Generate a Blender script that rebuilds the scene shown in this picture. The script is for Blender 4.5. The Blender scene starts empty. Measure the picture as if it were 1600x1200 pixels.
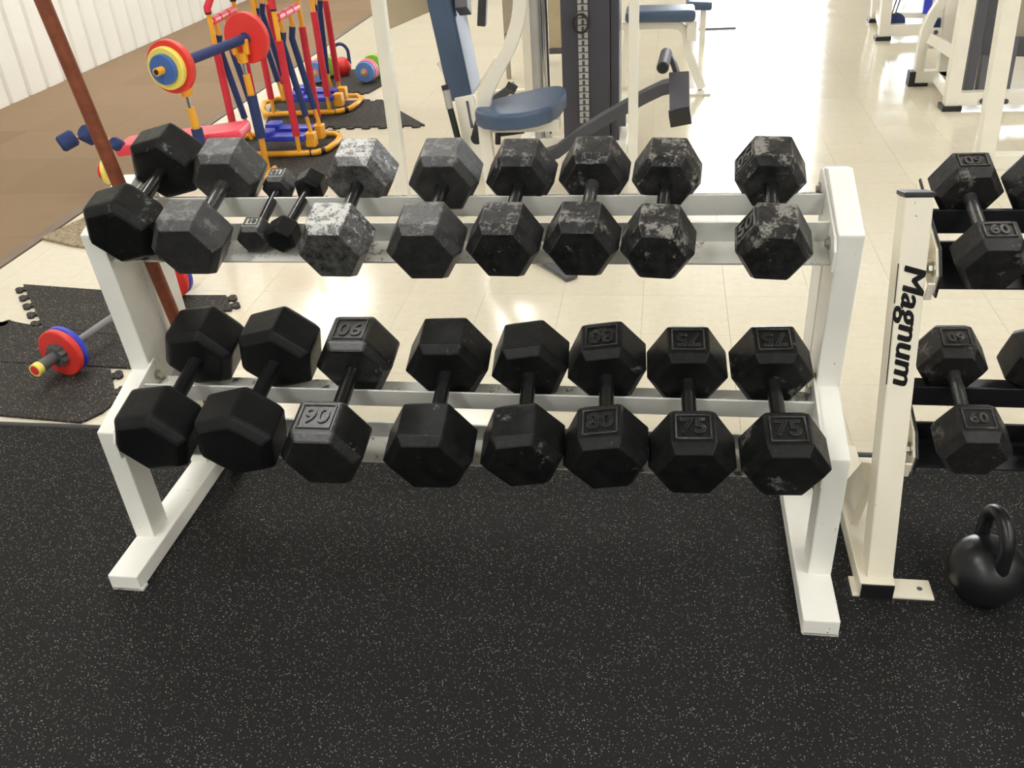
import bpy, bmesh, math, random
from mathutils import Vector, Matrix, Quaternion
random.seed(7)
pi = math.pi
C = bpy.context.scene.collection

# ------------------------------------------------------------------ camera
F, PITCH, ROLL, YAW, CH = 1425.277, 0.550119, -0.0712747, 0.1841365, 1.552319
def cam_axes():
    cy, sy, cp, sp = math.cos(YAW), math.sin(YAW), math.cos(PITCH), math.sin(PITCH)
    fw = Vector((-sy*cp, cy*cp, -sp)); r0 = Vector((cy, sy, 0)); u0 = r0.cross(fw)
    cr, sr = math.cos(ROLL), math.sin(ROLL)
    return cr*r0 + sr*u0, -sr*r0 + cr*u0, fw
CR, CU, CF = cam_axes(); CP = Vector((0, 0, CH))
cd = bpy.data.cameras.new('camera'); cam = bpy.data.objects.new('camera', cd); C.objects.link(cam)
cam.matrix_world = Matrix.Translation(CP) @ Matrix((CR, CU, -CF)).transposed().to_4x4()
cd.sensor_fit = 'HORIZONTAL'; cd.sensor_width = 36; cd.lens = F*36/1600; cd.clip_start = .05; cd.clip_end = 100
sc = bpy.context.scene; sc.camera = cam

# ------------------------------------------------------------------ light and exposure
W_AMB = 0.35; LAMP = 17.2; WIN = 15.0
world = bpy.data.worlds.new('world'); sc.world = world; world.use_nodes = True
world.node_tree.nodes['Background'].inputs[0].default_value = (.9, .95, 1, 1)
world.node_tree.nodes['Background'].inputs[1].default_value = W_AMB
sc.view_settings.view_transform = 'Standard'; sc.view_settings.look = 'None'
sc.view_settings.exposure = 0.0; sc.view_settings.gamma = 1; sc.view_settings.use_curve_mapping = False

# ------------------------------------------------------------------ measured points -> real places
def ray(x, y): return CF + CR*((x-800)/F) - CU*((y-600)/F)
def gz(x, y, z=0.0):
    d = ray(x, y); return CP + d*((z-CH)/d.z)
def at(x, y, Y):
    d = ray(x, y); return CP + d*(Y/d.y)
def atx(x, y, X):
    d = ray(x, y); return CP + d*(X/d.x)
V = Vector

# ------------------------------------------------------------------ materials
def srgb(r, g, b):
    f = lambda c: (c/255/12.92) if c/255 <= .04045 else ((c/255+.055)/1.055)**2.4
    return (f(r), f(g), f(b), 1)
class N:
    def __init__(s, name):
        s.m = bpy.data.materials.new(name); s.m.use_nodes = True; s.t = s.m.node_tree; s.n = s.t.nodes
        s.b = s.n['Principled BSDF']; s.tc = None
    def new(s, t, **k):
        n = s.n.new(t)
        for a, v in k.items(): setattr(n, a, v)
        return n
    def link(s, a, b): s.t.links.new(a, b)
    def co(s, kind='Object'):
        if not s.tc: s.tc = s.new('ShaderNodeTexCoord')
        return s.tc.outputs[kind]
    def noise(s, scale, detail=3, rough=.55, kind='Object', vec=None):
        n = s.new('ShaderNodeTexNoise'); n.inputs['Scale'].default_value = scale
        n.inputs['Detail'].default_value = detail; n.inputs['Roughness'].default_value = rough
        s.link(vec or s.co(kind), n.inputs['Vector']); return n.outputs['Fac']
    def ramp(s, fac, stops):
        r = s.new('ShaderNodeValToRGB'); e = r.color_ramp.elements
        while len(e) < len(stops): e.new(.5)
        for el, (p, c) in zip(e, stops):
            el.position = p; el.color = c if len(c) == 4 else (*c, 1)
        s.link(fac, r.inputs[0]); return r.outputs[0]
    def mix(s, fac, a, b):
        m = s.new('ShaderNodeMix', data_type='RGBA')
        if hasattr(fac, 'links'): s.link(fac, m.inputs[0])
        else: m.inputs[0].default_value = fac
        for v, i in ((a, 6), (b, 7)):
            if hasattr(v, 'links'): s.link(v, m.inputs[i])
            else: m.inputs[i].default_value = v
        return m.outputs[2]
    def mth(s, op, a, b=0.0):
        m = s.new('ShaderNodeMath', operation=op)
        for v, i in ((a, 0), (b, 1)):
            if hasattr(v, 'links'): s.link(v, m.inputs[i])
            else: m.inputs[i].default_value = v
        return m.outputs[0]
    def bump(s, h, st, dist=.002):
        b = s.new('ShaderNodeBump'); b.inputs['Strength'].default_value = st; b.inputs['Distance'].default_value = dist
        s.link(h, b.inputs['Height']); s.link(b.outputs[0], s.b.inputs['Normal'])
    def set(s, col=None, rough=None, metal=None, spec=None, coat=None):
        if col is not None:
            if hasattr(col, 'links'): s.link(col, s.b.inputs['Base Color'])
            else: s.b.inputs['Base Color'].default_value = col
        if rough is not None:
            if hasattr(rough, 'links'): s.link(rough, s.b.inputs['Roughness'])
            else: s.b.inputs['Roughness'].default_value = rough
        if metal is not None: s.b.inputs['Metallic'].default_value = metal
        if spec is not None: s.b.inputs['Specular IOR Level'].default_value = spec
        if coat is not None: s.b.inputs['Coat Weight'].default_value = coat
        return s.m

def plain(name, col, rough=.5, metal=0, spec=.5, var=.06, scale=9, bump=.08):
    n = N(name); f = n.noise(scale, 4)
    dark = tuple(c*(1-var*2) for c in col[:3])+(1,); lite = tuple(min(1, c*(1+var)) for c in col[:3])+(1,)
    n.set(n.ramp(f, [(.3, dark), (.7, lite)]), rough, metal, spec)
    if bump: n.bump(n.noise(scale*18, 2), bump, .001)
    return n.m
M = {}
# white painted steel with small chips
def paint(name, col, chips=.70):
    n = N(name); a = n.noise(14, 5, .7); b = n.noise(160, 3, .7)
    chip = n.ramp(n.mth('ADD', n.mth('MULTIPLY', a, .55), n.mth('MULTIPLY', b, .45)), [(chips, (0, 0, 0)), (chips+.015, (1, 1, 1))])
    base = n.ramp(n.noise(5, 4), [(.3, tuple(c*.93 for c in col[:3])), (.7, col[:3])])
    n.set(n.mix(chip, base, srgb(70, 62, 52)), .38); n.bump(n.noise(120, 2), .06, .001); return n.m
M['white'] = paint('white_paint', srgb(243, 242, 234), .645)
M['cream'] = paint('cream_paint', srgb(240, 233, 213), .65)
M['machine_white'] = plain('machine_white', srgb(238, 234, 220), .35, var=.02)
# dirty ledge of the rails
n = N('rail_paint'); f = n.noise(40, 6, .75); g = n.noise(6, 3)
n.set(n.mix(n.ramp(n.mth('ADD', n.mth('MULTIPLY', f, .7), n.mth('MULTIPLY', g, .3)), [(.54, (0, 0, 0)), (.60, (1, 1, 1))]), srgb(218, 217, 208), srgb(96, 92, 84)), .42)
M['rail'] = n.m
n = N('flange_paint'); n.set(n.ramp(n.noise(12, 4), [(.3, srgb(214, 214, 208)), (.7, srgb(226, 226, 219))]), .4); M['flange'] = n.m
M['black_rail'] = plain('black_rail', srgb(33, 34, 38), .45)
# cast iron heads: wear = share of chipped grey, dust = greyness, sheen = roughness
def iron(name, wear, dust=0.0, rough=.5, spec=.3, tint=(16, 17, 19), grey=(104, 104, 102), bumpy=.35, top=0.0, edge=.0, fine=1.0):
    n = N(name); oi = n.new('ShaderNodeObjectInfo'); va = n.new('ShaderNodeVectorMath', operation='ADD')
    n.link(n.co(), va.inputs[0]); n.link(n.mth('MULTIPLY', oi.outputs['Random'], 40.0), va.inputs[1])
    a = n.noise(13*fine, 7, .66, vec=va.outputs[0]); b = n.noise(75*fine, 5, .75, vec=va.outputs[0])
    mixn = n.mth('ADD', n.mth('MULTIPLY', a, .62), n.mth('MULTIPLY', b, .38))
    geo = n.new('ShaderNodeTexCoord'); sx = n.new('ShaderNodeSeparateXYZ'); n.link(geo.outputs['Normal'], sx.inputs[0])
    up = n.mth('MAXIMUM', sx.outputs['Z'], 0.0)        # greyer on top (object space): rubbing, plus painted lamp shine on silvery tops
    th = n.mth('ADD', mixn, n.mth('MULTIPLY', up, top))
    if edge:
        bv = n.new('ShaderNodeBevel', samples=4); bv.inputs['Radius'].default_value = .005
        gm = n.new('ShaderNodeNewGeometry'); dp = n.new('ShaderNodeVectorMath', operation='DOT_PRODUCT')
        n.link(bv.outputs[0], dp.inputs[0]); n.link(gm.outputs['Normal'], dp.inputs[1])
        th = n.mth('ADD', th, n.mth('MULTIPLY', n.mth('SUBTRACT', 1.0, dp.outputs['Value']), edge))
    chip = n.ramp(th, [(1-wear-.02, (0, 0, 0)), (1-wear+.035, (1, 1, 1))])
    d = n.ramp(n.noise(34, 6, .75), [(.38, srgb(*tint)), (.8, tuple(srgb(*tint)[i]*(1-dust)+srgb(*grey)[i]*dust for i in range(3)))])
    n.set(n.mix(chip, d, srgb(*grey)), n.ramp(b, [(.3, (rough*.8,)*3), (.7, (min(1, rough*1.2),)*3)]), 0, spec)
    n.bump(n.mth('ADD', n.noise(150, 4, .7), n.mth('MULTIPLY', chip, -.4)), bumpy, .0015); return n.m
M['iron_clean'] = iron('black_cast_iron', .365, .05, .40, .2, edge=.25)
M['iron_scuffed'] = iron('scuffed_black_iron', .398, .10, .40, .2, (14, 15, 16), edge=.45)
M['iron_shiny'] = iron('shiny_black_iron', .36, .16, .20, .8, bumpy=.6, edge=.5)
M['iron_worn'] = iron('chipped_black_iron', .395, .20, .45, fine=1.6, top=.065, grey=(116, 114, 110), edge=1.1)
M['iron_worn_more'] = iron('heavily_chipped_iron', .42, .2, .45, fine=1.5, top=.06, grey=(132, 130, 124), edge=.6)
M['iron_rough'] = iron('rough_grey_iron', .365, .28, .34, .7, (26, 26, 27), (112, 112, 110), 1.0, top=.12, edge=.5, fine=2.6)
M['iron_bright'] = iron('rough_iron_painted_shine', .335, .35, .22, 1.0, (36, 36, 36), (178, 178, 174), 1.0, top=.20, edge=.5, fine=3.2)  # silvery grey on top faces stands in for reflected ceiling light
M['iron_brown'] = iron('brownish_worn_iron', .41, .18, .48, .3, (27, 27, 28), (100, 96, 92), .5, top=.03, edge=.4)
M['handle'] = plain('handle_iron', srgb(24, 25, 26), .25, 0, .5, bump=.15)
M['handle_worn'] = iron('worn_handle', .40, .3, .3, .8, (38, 38, 38), (120, 118, 114), .3)
M['kettle'] = plain('kettlebell_enamel', srgb(24, 25, 28), .33, 0, .5, bump=.3, scale=6)
# speckled rubber floor
def rubber(name, base, dens, scale=260, warm=True, rough=.75):
    n = N(name)
    vo = n.new('ShaderNodeTexVoronoi'); vo.inputs['Scale'].default_value = scale; n.link(n.co(), vo.inputs['Vector'])
    sep = n.new('ShaderNodeSeparateColor'); n.link(vo.outputs['Color'], sep.inputs[0])
    pick = n.mth('LESS_THAN', sep.outputs[0], dens)
    near = n.mth('LESS_THAN', vo.outputs['Distance'], n.mth('ADD', n.mth('MULTIPLY', sep.outputs[1], .32), .12))
    m = n.mth('MULTIPLY', pick, near)
    col = n.ramp(sep.outputs[2], [(0, srgb(100, 97, 92)), (.45, srgb(168, 163, 152)), (.8, srgb(205, 200, 190)), (1, srgb(160, 134, 110))])
    b = n.ramp(n.noise(3, 4), [(.3, tuple(c*.85 for c in base[:3])), (.7, base[:3])])
    b2 = n.mix(n.ramp(n.noise(420, 2, .8), [(.5, (0, 0, 0)), (.75, (1, 1, 1))]), b, tuple(c*1.9 for c in base[:3])+(1,))
    n.set(n.mix(m, b2, col), rough, 0, .25); n.bump(n.noise(330, 3, .7), .5, .002); return n.m
M['rubber'] = rubber('speckled_rubber', srgb(21, 21, 21), .28, 300)
M['puzzle'] = rubber('puzzle_rubber', srgb(48, 46, 43), .26, 300)
M['edging'] = plain('rubber_edging', srgb(58, 58, 60), .45)
# vinyl tile
n = N('vinyl_tile'); oi = n.new('ShaderNodeObjectInfo')
streak = n.noise(9, 6, .7, 'Generated'); sp = n.noise(55, 3, .7)
c0 = n.ramp(streak, [(.3, srgb(218, 209, 187)), (.7, srgb(226, 219, 198))])
c1 = n.mix(n.ramp(sp, [(.69, (0, 0, 0)), (.72, (1, 1, 1))]), c0, srgb(178, 160, 132))
n.set(n.mix(n.mth('MULTIPLY', oi.outputs['Random'], .25), c1, srgb(210, 200, 177)), n.ramp(n.noise(2.2, 4, .6), [(.3, (.10,)*3), (.7, (.20,)*3)]), 0, .5)
n.bump(n.noise(2.5, 2), .06, .02); M['tile'] = n.m
M['grout'] = plain('floor_joint', srgb(176, 164, 140), .8)
n = N('carpet_tile'); oi = n.new('ShaderNodeObjectInfo')
c = n.mix(oi.outputs['Random'], srgb(141, 120, 97), srgb(150, 128, 104))
w = n.new('ShaderNodeTexWave'); w.inputs['Scale'].default_value = 60; w.inputs['Distortion'].default_value = 2; n.link(n.co(), w.inputs['Vector'])
n.set(n.mix(n.mth('MULTIPLY', w.outputs['Fac'], .25), c, srgb(130, 110, 88)), .95, 0, .1); n.bump(n.noise(300, 2), .5, .003); M['carpet'] = n.m
M['taupe_trim'] = plain('taupe_trim', srgb(128, 112, 98), .7)
M['rug'] = plain('loop_rug', srgb(170, 154, 128), .95, 0, .1, var=.25, scale=60, bump=.8)
M['wall'] = plain('white_metal_wall', srgb(244, 244, 236), .45, var=.01, bump=0)
M['wallback'] = plain('wall_groove_shade', srgb(226, 228, 222), .5, var=.01, bump=0)  # sheet behind the panels toned down; recess shade put into its colour
M['plaster'] = plain('pale_wall', srgb(150, 142, 130), .8, var=.02)
M['plaster_dim'] = plain('brown_wall', srgb(84, 78, 72), .8, var=.02)
M['ceil'] = plain('ceiling_white', srgb(225, 222, 214), .9, var=.02)
M['frame'] = plain('window_frame', srgb(120, 116, 108), .5)
def emit(name, col, s):
    n = N(name); e = n.new('ShaderNodeEmission'); e.inputs[0].default_value = col; e.inputs[1].default_value = s
    n.link(e.outputs[0], n.n['Material Output'].inputs[0]); return n.m
M['lamp'] = emit('lit_diffuser', (1, .985, .96, 1), LAMP)
M['pane'] = emit('daylit_pane', (.90, .95, 1, 1), WIN)
M['red'] = plain('red_plastic', srgb(226, 58, 52), .4, var=.03)
M['red_foam'] = plain('red_foam', srgb(214, 48, 66), .7, var=.05)
M['pink'] = plain('pink_red_vinyl', srgb(236, 70, 92), .35, var=.03)
M['yellow'] = plain('yellow_steel', srgb(246, 178, 52), .35, var=.03)
M['pale_yellow'] = plain('yellow_plate', srgb(246, 226, 110), .45, var=.03)
M['blue'] = plain('blue_plastic', srgb(62, 104, 178), .4, var=.04)
M['navy'] = plain('navy_foam', srgb(40, 58, 108), .75, var=.06)
M['royal'] = plain('royal_blue_plastic', srgb(52, 68, 200), .35, var=.03)
M['green'] = plain('lime_plastic', srgb(142, 214, 70), .45, var=.03)
M['rose'] = plain('rose_plastic', srgb(228, 116, 150), .45, var=.03)
M['sky'] = plain('sky_blue_plastic', srgb(84, 140, 206), .45, var=.03)
M['grey_plastic'] = plain('grey_plastic', srgb(84, 86, 88), .4)
M['bar_grey'] = plain('grey_bar', srgb(120, 122, 124), .4)
M['black'] = plain('black_plastic', srgb(28, 28, 30), .4)
M['chrome'] = plain('chrome', srgb(210, 210, 208), .15, 1, var=.02, bump=0)
M['bolt'] = plain('zinc_bolt', srgb(176, 172, 160), .35, .8, bump=0)
M['vinyl'] = plain('slate_blue_vinyl', srgb(72, 90, 116), .38, var=.05)
M['charcoal'] = plain('charcoal_steel', srgb(78, 78, 84), .45, var=.03)
M['column'] = plain('weight_stack_grey', srgb(66, 66, 74), .5, var=.03)
M['tan'] = plain('tan_panel', srgb(176, 162, 134), .6, var=.03)
M['greige'] = plain('greige_panel', srgb(164, 156, 138), .6, var=.03)
M['label'] = plain('pale_label', srgb(176, 174, 168), .5)
M['decal'] = plain('black_decal', srgb(24, 24, 24), .5, bump=0)
n = N('rusty_pole'); f = n.noise(30, 6, .7)
n.set(n.ramp(f, [(.3, srgb(118, 64, 42)), (.6, srgb(146, 80, 54)), (.8, srgb(162, 98, 70))]), .5, .2); n.bump(n.noise(90, 3), .3); M['rust'] = n.m

# ------------------------------------------------------------------ mesh building
class MB:
    def __init__(s): s.v = []; s.f = []
    def add(s, vs, fs):
        k = len(s.v); s.v += [Vector(v) for v in vs]; s.f += [tuple(i+k for i in f) for f in fs]; return s
    def box(s, lo, hi):
        (a, b, c), (d, e, f) = lo, hi
        return s.add([(a,b,c),(d,b,c),(d,e,c),(a,e,c),(a,b,f),(d,b,f),(d,e,f),(a,e,f)],
                     [(3,2,1,0),(4,5,6,7),(0,1,5,4),(1,2,6,5),(2,3,7,6),(3,0,4,7)])
    def frame(s, ax, hint=(0, 0, 1)):
        ax = Vector(ax).normalized(); h = Vector(hint)
        if abs(ax.dot(h)) > .97: h = Vector((0, 1, 0))
        x = h.cross(ax).normalized(); y = ax.cross(x); return x, y, ax
    def beam(s, p, q, w, h, hint=(0, 0, 1)):
        p, q = Vector(p), Vector(q); x, y, a = s.frame(q-p, hint)
        c = [(-w/2,-h/2),(w/2,-h/2),(w/2,h/2),(-w/2,h/2)]
        return s.add([p+x*i+y*j for i, j in c]+[q+x*i+y*j for i, j in c], [(3,2,1,0),(4,5,6,7),(0,1,5,4),(1,2,6,5),(2,3,7,6),(3,0,4,7)])
    def rings(s, rs, cap=True, closed=False):
        n = len(rs[0]); k = len(s.v)
        for r in rs: s.v += [Vector(p) for p in r]
        m = len(rs)
        for i in range(m if closed else m-1):
            a, b = k+i*n, k+((i+1) % m)*n
            for j in range(n): s.f.append((a+j, a+(j+1) % n, b+(j+1) % n, b+j))
        if cap and not closed:
            s.f.append(tuple(k+j for j in reversed(range(n)))); s.f.append(tuple(k+(m-1)*n+j for j in range(n)))
        return s
    def cyl(s, p, q, r, r2=None, n=20):
        p, q = Vector(p), Vector(q); x, y, a = s.frame(q-p); r2 = r if r2 is None else r2
        ring = lambda c, R: [c+x*R*math.cos(2*pi*i/n)+y*R*math.sin(2*pi*i/n) for i in range(n)]
        return s.rings([ring(p, r), ring(q, r2)])
    def lathe(s, p, ax, prof, n=28):
        p = Vector(p); x, y, a = s.frame(ax)
        return s.rings([[p+a*t+x*R*math.cos(2*pi*i/n)+y*R*math.sin(2*pi*i/n) for i in range(n)] for t, R in prof])
    def path(s, pts, r, n=12, closed=False, flat=None, hint=(0, 0, 1)):
        pts = [Vector(p) for p in pts]; rs = []; prev = None
        for i, p in enumerate(pts):
            a = pts[i-1] if (i or closed) else p; b = pts[(i+1) % len(pts)] if (i < len(pts)-1 or closed) else p
            t = (b-a).normalized()
            if prev is None: x, y, _ = s.frame(t, hint)
            else:
                x = (prev-t*prev.dot(t)).normalized(); y = t.cross(x)
            prev = x
            if flat: c = [(-flat[0]/2,-flat[1]/2),(flat[0]/2,-flat[1]/2),(flat[0]/2,flat[1]/2),(-flat[0]/2,flat[1]/2)]; rs.append([p+x*u+y*v for u, v in c])
            else: rs.append([p+x*r*math.cos(2*pi*j/n)+y*r*math.sin(2*pi*j/n) for j in range(n)])
        return s.rings(rs, closed=closed)
    def poly(s, pts, d):
        pts = [Vector(p) for p in pts]; d = Vector(d); n = len(pts); k = len(s.v)
        s.v += pts+[p+d for p in pts]
        s.f.append(tuple(k+i for i in range(n))); s.f.append(tuple(k+n+i for i in reversed(range(n))))
        for i in range(n): s.f.append((k+(i+1) % n, k+i, k+n+i, k+n+(i+1) % n))
        return s
    def build(s, name, mat, parent=None, bevel=0.0, seg=2, smooth=False, local=False, kind=None):
        me = bpy.data.meshes.new(name)
        off = Vector((0, 0, 0))
        if parent is not None and not local: off = world_loc(parent)
        me.from_pydata([tuple(v-off) for v in s.v], [], s.f)
        bm = bmesh.new(); bm.from_mesh(me); bmesh.ops.recalc_face_normals(bm, faces=bm.faces)
        if bevel:
            es = [e for e in bm.edges if len(e.link_faces) == 2 and e.calc_face_angle(0) > .4]
            bmesh.ops.bevel(bm, geom=es, offset=bevel, segments=seg, profile=.6, affect='EDGES', clamp_overlap=True)
        if smooth:
            for f in bm.faces: f.smooth = True
            for e in bm.edges:
                if len(e.link_faces) == 2 and e.calc_face_angle(0) > .7: e.smooth = False
        bm.to_mesh(me); bm.free()
        me.materials.append(mat); o = bpy.data.objects.new(name, me); C.objects.link(o)
        if parent is not None: o.parent = parent
        if kind: o['kind'] = kind
        return o
def world_loc(o):
    p = Vector((0, 0, 0))
    while o is not None: p = p + o.location; o = o.parent
    return p
def thing(name, label, cat, loc=(0, 0, 0), group=None):
    o = bpy.data.objects.new(name, None); C.objects.link(o); o.location = loc; o.empty_display_size = .05
    return tag(o, label, cat, group)
def tag(o, label, cat, group=None):
    o['label'] = label; o['category'] = cat
    if group: o['group'] = group
    return o
def struct(o): o['kind'] = 'structure'; return o
def dup(src, parent=None, loc=None):
    o = src.copy(); C.objects.link(o)
    if parent is not None: o.parent = parent
    if loc is not None: o.location = loc
    return o
def text_mesh(s, size, extrude, offset=0.0, shear=0.0):
    cu = bpy.data.curves.new('lettering', 'FONT'); cu.body = s; cu.size = size; cu.extrude = extrude; cu.offset = offset
    cu.shear = shear; cu.align_x = 'CENTER'; cu.align_y = 'CENTER'; cu.resolution_u = 3
    o = bpy.data.objects.new('lettering', cu); C.objects.link(o)
    bpy.context.view_layer.update()
    me = bpy.data.meshes.new_from_object(o.evaluated_get(bpy.context.evaluated_depsgraph_get()))
    bpy.data.objects.remove(o); bpy.data.curves.remove(cu); return me

# ------------------------------------------------------------------ the room
XL, XR, YF, YB, ZC = -4.77, 8.0, -4.0, 13.2, 3.6
T = .3048; TX0, TY0 = -.97149, 2.84224
CARX = -2.93; MATY = 2.1715
floor = struct(MB().box((CARX, -4, -.06), (XR, YB, -.012)).build('floor', M['grout']))
# vinyl tiles: the nearest 300 as single tiles, the others joined
tl = []
y = TY0-3*T; rows = []
j0 = math.floor((2.0-TY0)/T)
for j in range(j0, 36):
    for i in range(math.floor((CARX+.03-TX0)/T)+1, 30):
        X, Y = TX0+i*T, TY0+j*T
        if X+T > XR or Y+T > YB: continue
        ctr = V((X+T/2, Y+T/2, 0)); d = ctr-CP; zc = d.dot(CF); px = 800+F*d.dot(CR)/zc; py = 600-F*d.dot(CU)/zc
        vis = -80 < px < 1680 and -40 < py < 760
        tl.append((not vis, d.length, X, Y))
tl.sort()
g = .0004
tproto = MB().box((g, g, -.012), (T-g, T-g, 0)).build('tile', M['tile'], floor, local=True)
first = True; rest = MB()
for k, (nv, dd, X, Y) in enumerate(tl):
    if k < 300:
        o = tproto if first else dup(tproto, floor); o.location = (X, Y, 0); first = False
    else: rest.box((X+g, Y+g, -.012), (X+T-g, Y+T-g, 0))
rest.build('tile', M['tile'], floor, kind='stuff')
# strip of cut tiles along the carpet
X1 = TX0+(math.floor((CARX+.03-TX0)/T)+1)*T
MB().box((CARX+.03, 2.0, -.012), (X1-g, YB, 0)).build('cut_tile_row', M['tile'], floor)
# carpet tiles by the left wall
cf = struct(MB().box((XL-.1, -1, -.06), (CARX, YB, -.004)).build('floor_carpet', M['taupe_trim']))
cw = (CARX-.03-XL)/3; cproto = None
for j in range(19):
    for i in range(3):
        if cproto is None:
            cproto = MB().box((.0006, .0006, -.004), (cw-.0006, .6-.0006, .006)).build('carpet_tile', M['carpet'], cf, local=True); o = cproto
        else: o = dup(cproto, cf)
        o.location = (XL+i*cw, 1.9+j*.6, 0)
struct(MB().add([(CARX-.03, 1.9, .006), (CARX+.015, 1.9, .001), (CARX+.015, YB, .001), (CARX-.03, YB, .006), (CARX-.03, 1.9, -.01), (CARX+.015, 1.9, -.01), (CARX+.015, YB, -.01), (CARX-.03, YB, -.01)],
     [(0,1,2,3),(7,6,5,4),(0,4,5,1),(1,5,6,2),(2,6,7,3),(3,7,4,0)]).build('trim_1', M['taupe_trim']))
# rubber floor in front, with its rounded edging
RZ = .004
struct(MB().box((-5.5, -4, -.011), (XR, MATY-.022, RZ)).build('floor_rubber', M['rubber']))
ed = [(0, -.011), (0, RZ+.001), (.004, RZ+.004), (.012, RZ+.005), (.020, RZ+.002), (.024, 0.0)]
e = MB(); e.poly([(-5.4, MATY-.022+a, b) for a, b in ed+[(.024, -.011)]], (13.2, 0, 0))
struct(e.build('trim_2', M['edging'], smooth=True))
# left wall: ribbed metal panels
wl = struct(MB().box((XL-.15, YF, -.02), (XL-.02, YB, ZC)).build('wall_left', M['wallback']))
sp = .2365; pp = None; k = 0
while 5.0+k*sp < YB-.3:
    Y = 5.05+k*sp
    if pp is None:
        pp = MB().poly([(-.02, .0, 0), (0, .014, 0), (0, sp-.036, 0), (-.02, sp-.022, 0)], (0, 0, ZC-.01)).build('panel', M['wall'], wl, local=True); o = pp
    else: o = dup(pp, wl)
    o.location = (XL, Y, .006); k += 1
k = 1
while 5.05-k*sp > 0:
    o = dup(pp, wl); o.location = (XL, 5.05-k*sp, .006); k += 1
struct(MB().box((XL, YF-.15, 0), (XR, YF, ZC)).build('wall_front', M['wall']))
struct(MB().box((XR, YF, 0), (XR+.15, YB, ZC)).build('wall_right', M['plaster']))
wins = [(.40, 2.1, .12, 3.3), (2.75, 3.35, .5, 1.75), (3.85, 4.95, 2.15, 2.9)]
wb = MB(); xs = XL
for a, b, za, zb in wins:
    wb.box((xs, YB, 0), (a, YB+.15, ZC)); wb.box((a, YB, 0), (b, YB+.15, za)); wb.box((a, YB, zb), (b, YB+.15, ZC)); xs = b
wb.box((xs, YB, 0), (XR, YB+.15, ZC)); struct(wb.build('wall_back', M['plaster']))
for i, (a, b, za, zb) in enumerate(wins):
    w = MB(); nb_ = (1, 2, 4)[i]
    for q in [(a, za, a+.05, zb), (b-.05, za, b, zb), (a, za, b, za+.05), (a, zb-.05, b, zb)]+[(a+(b-a)*k/nb_-.05, za, a+(b-a)*k/nb_+.05, zb) for k in range(1, nb_)]:
        w.box((q[0], YB+.02, q[1]), (q[2], YB+.09, q[3]))
    w = struct(w.build('window_%d' % (i+1), M['frame']))
    for k in range(nb_):
        x0_, x1_ = a+(b-a)*k/nb_+.05, a+(b-a)*(k+1)/nb_-.05
        MB().box((x0_, YB+.05, za+.05), (x1_, YB+.06, zb-.05)).build('pane', M['pane'], w)
ceil = struct(MB().box((XL, YF, ZC), (XR, YB, ZC+.1)).build('ceiling', M['ceil']))
lk = 0
for Y in (-3.2, -1.2, .8, 3.6, 6.8, 9.9):  # rows behind the camera are added fill for the rack post fronts
    for X in ((-1.85, 2.3, 5.8) if Y < 4 else (-1.85, -4.0)):  # fixtures nearest the left wall are added to brighten it
        t = thing('ceiling_light', 'unseen white fluorescent ceiling fixture with lit diffuser, some of the set added as fill light', 'light', (X, Y, ZC-.09), 'fluorescent ceiling fixtures')
        if lk == 0:
            h = MB(); h.box((-.33, -.66, .02), (.33, .66, .09)); hh = h.build('housing', M['ceil'], t, local=True)
            df = MB().box((-.30, -.62, 0), (.30, .62, .02)).build('diffuser', M['lamp'], t, local=True)
        else: dup(hh, t); dup(df, t)
        lk += 1

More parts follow.
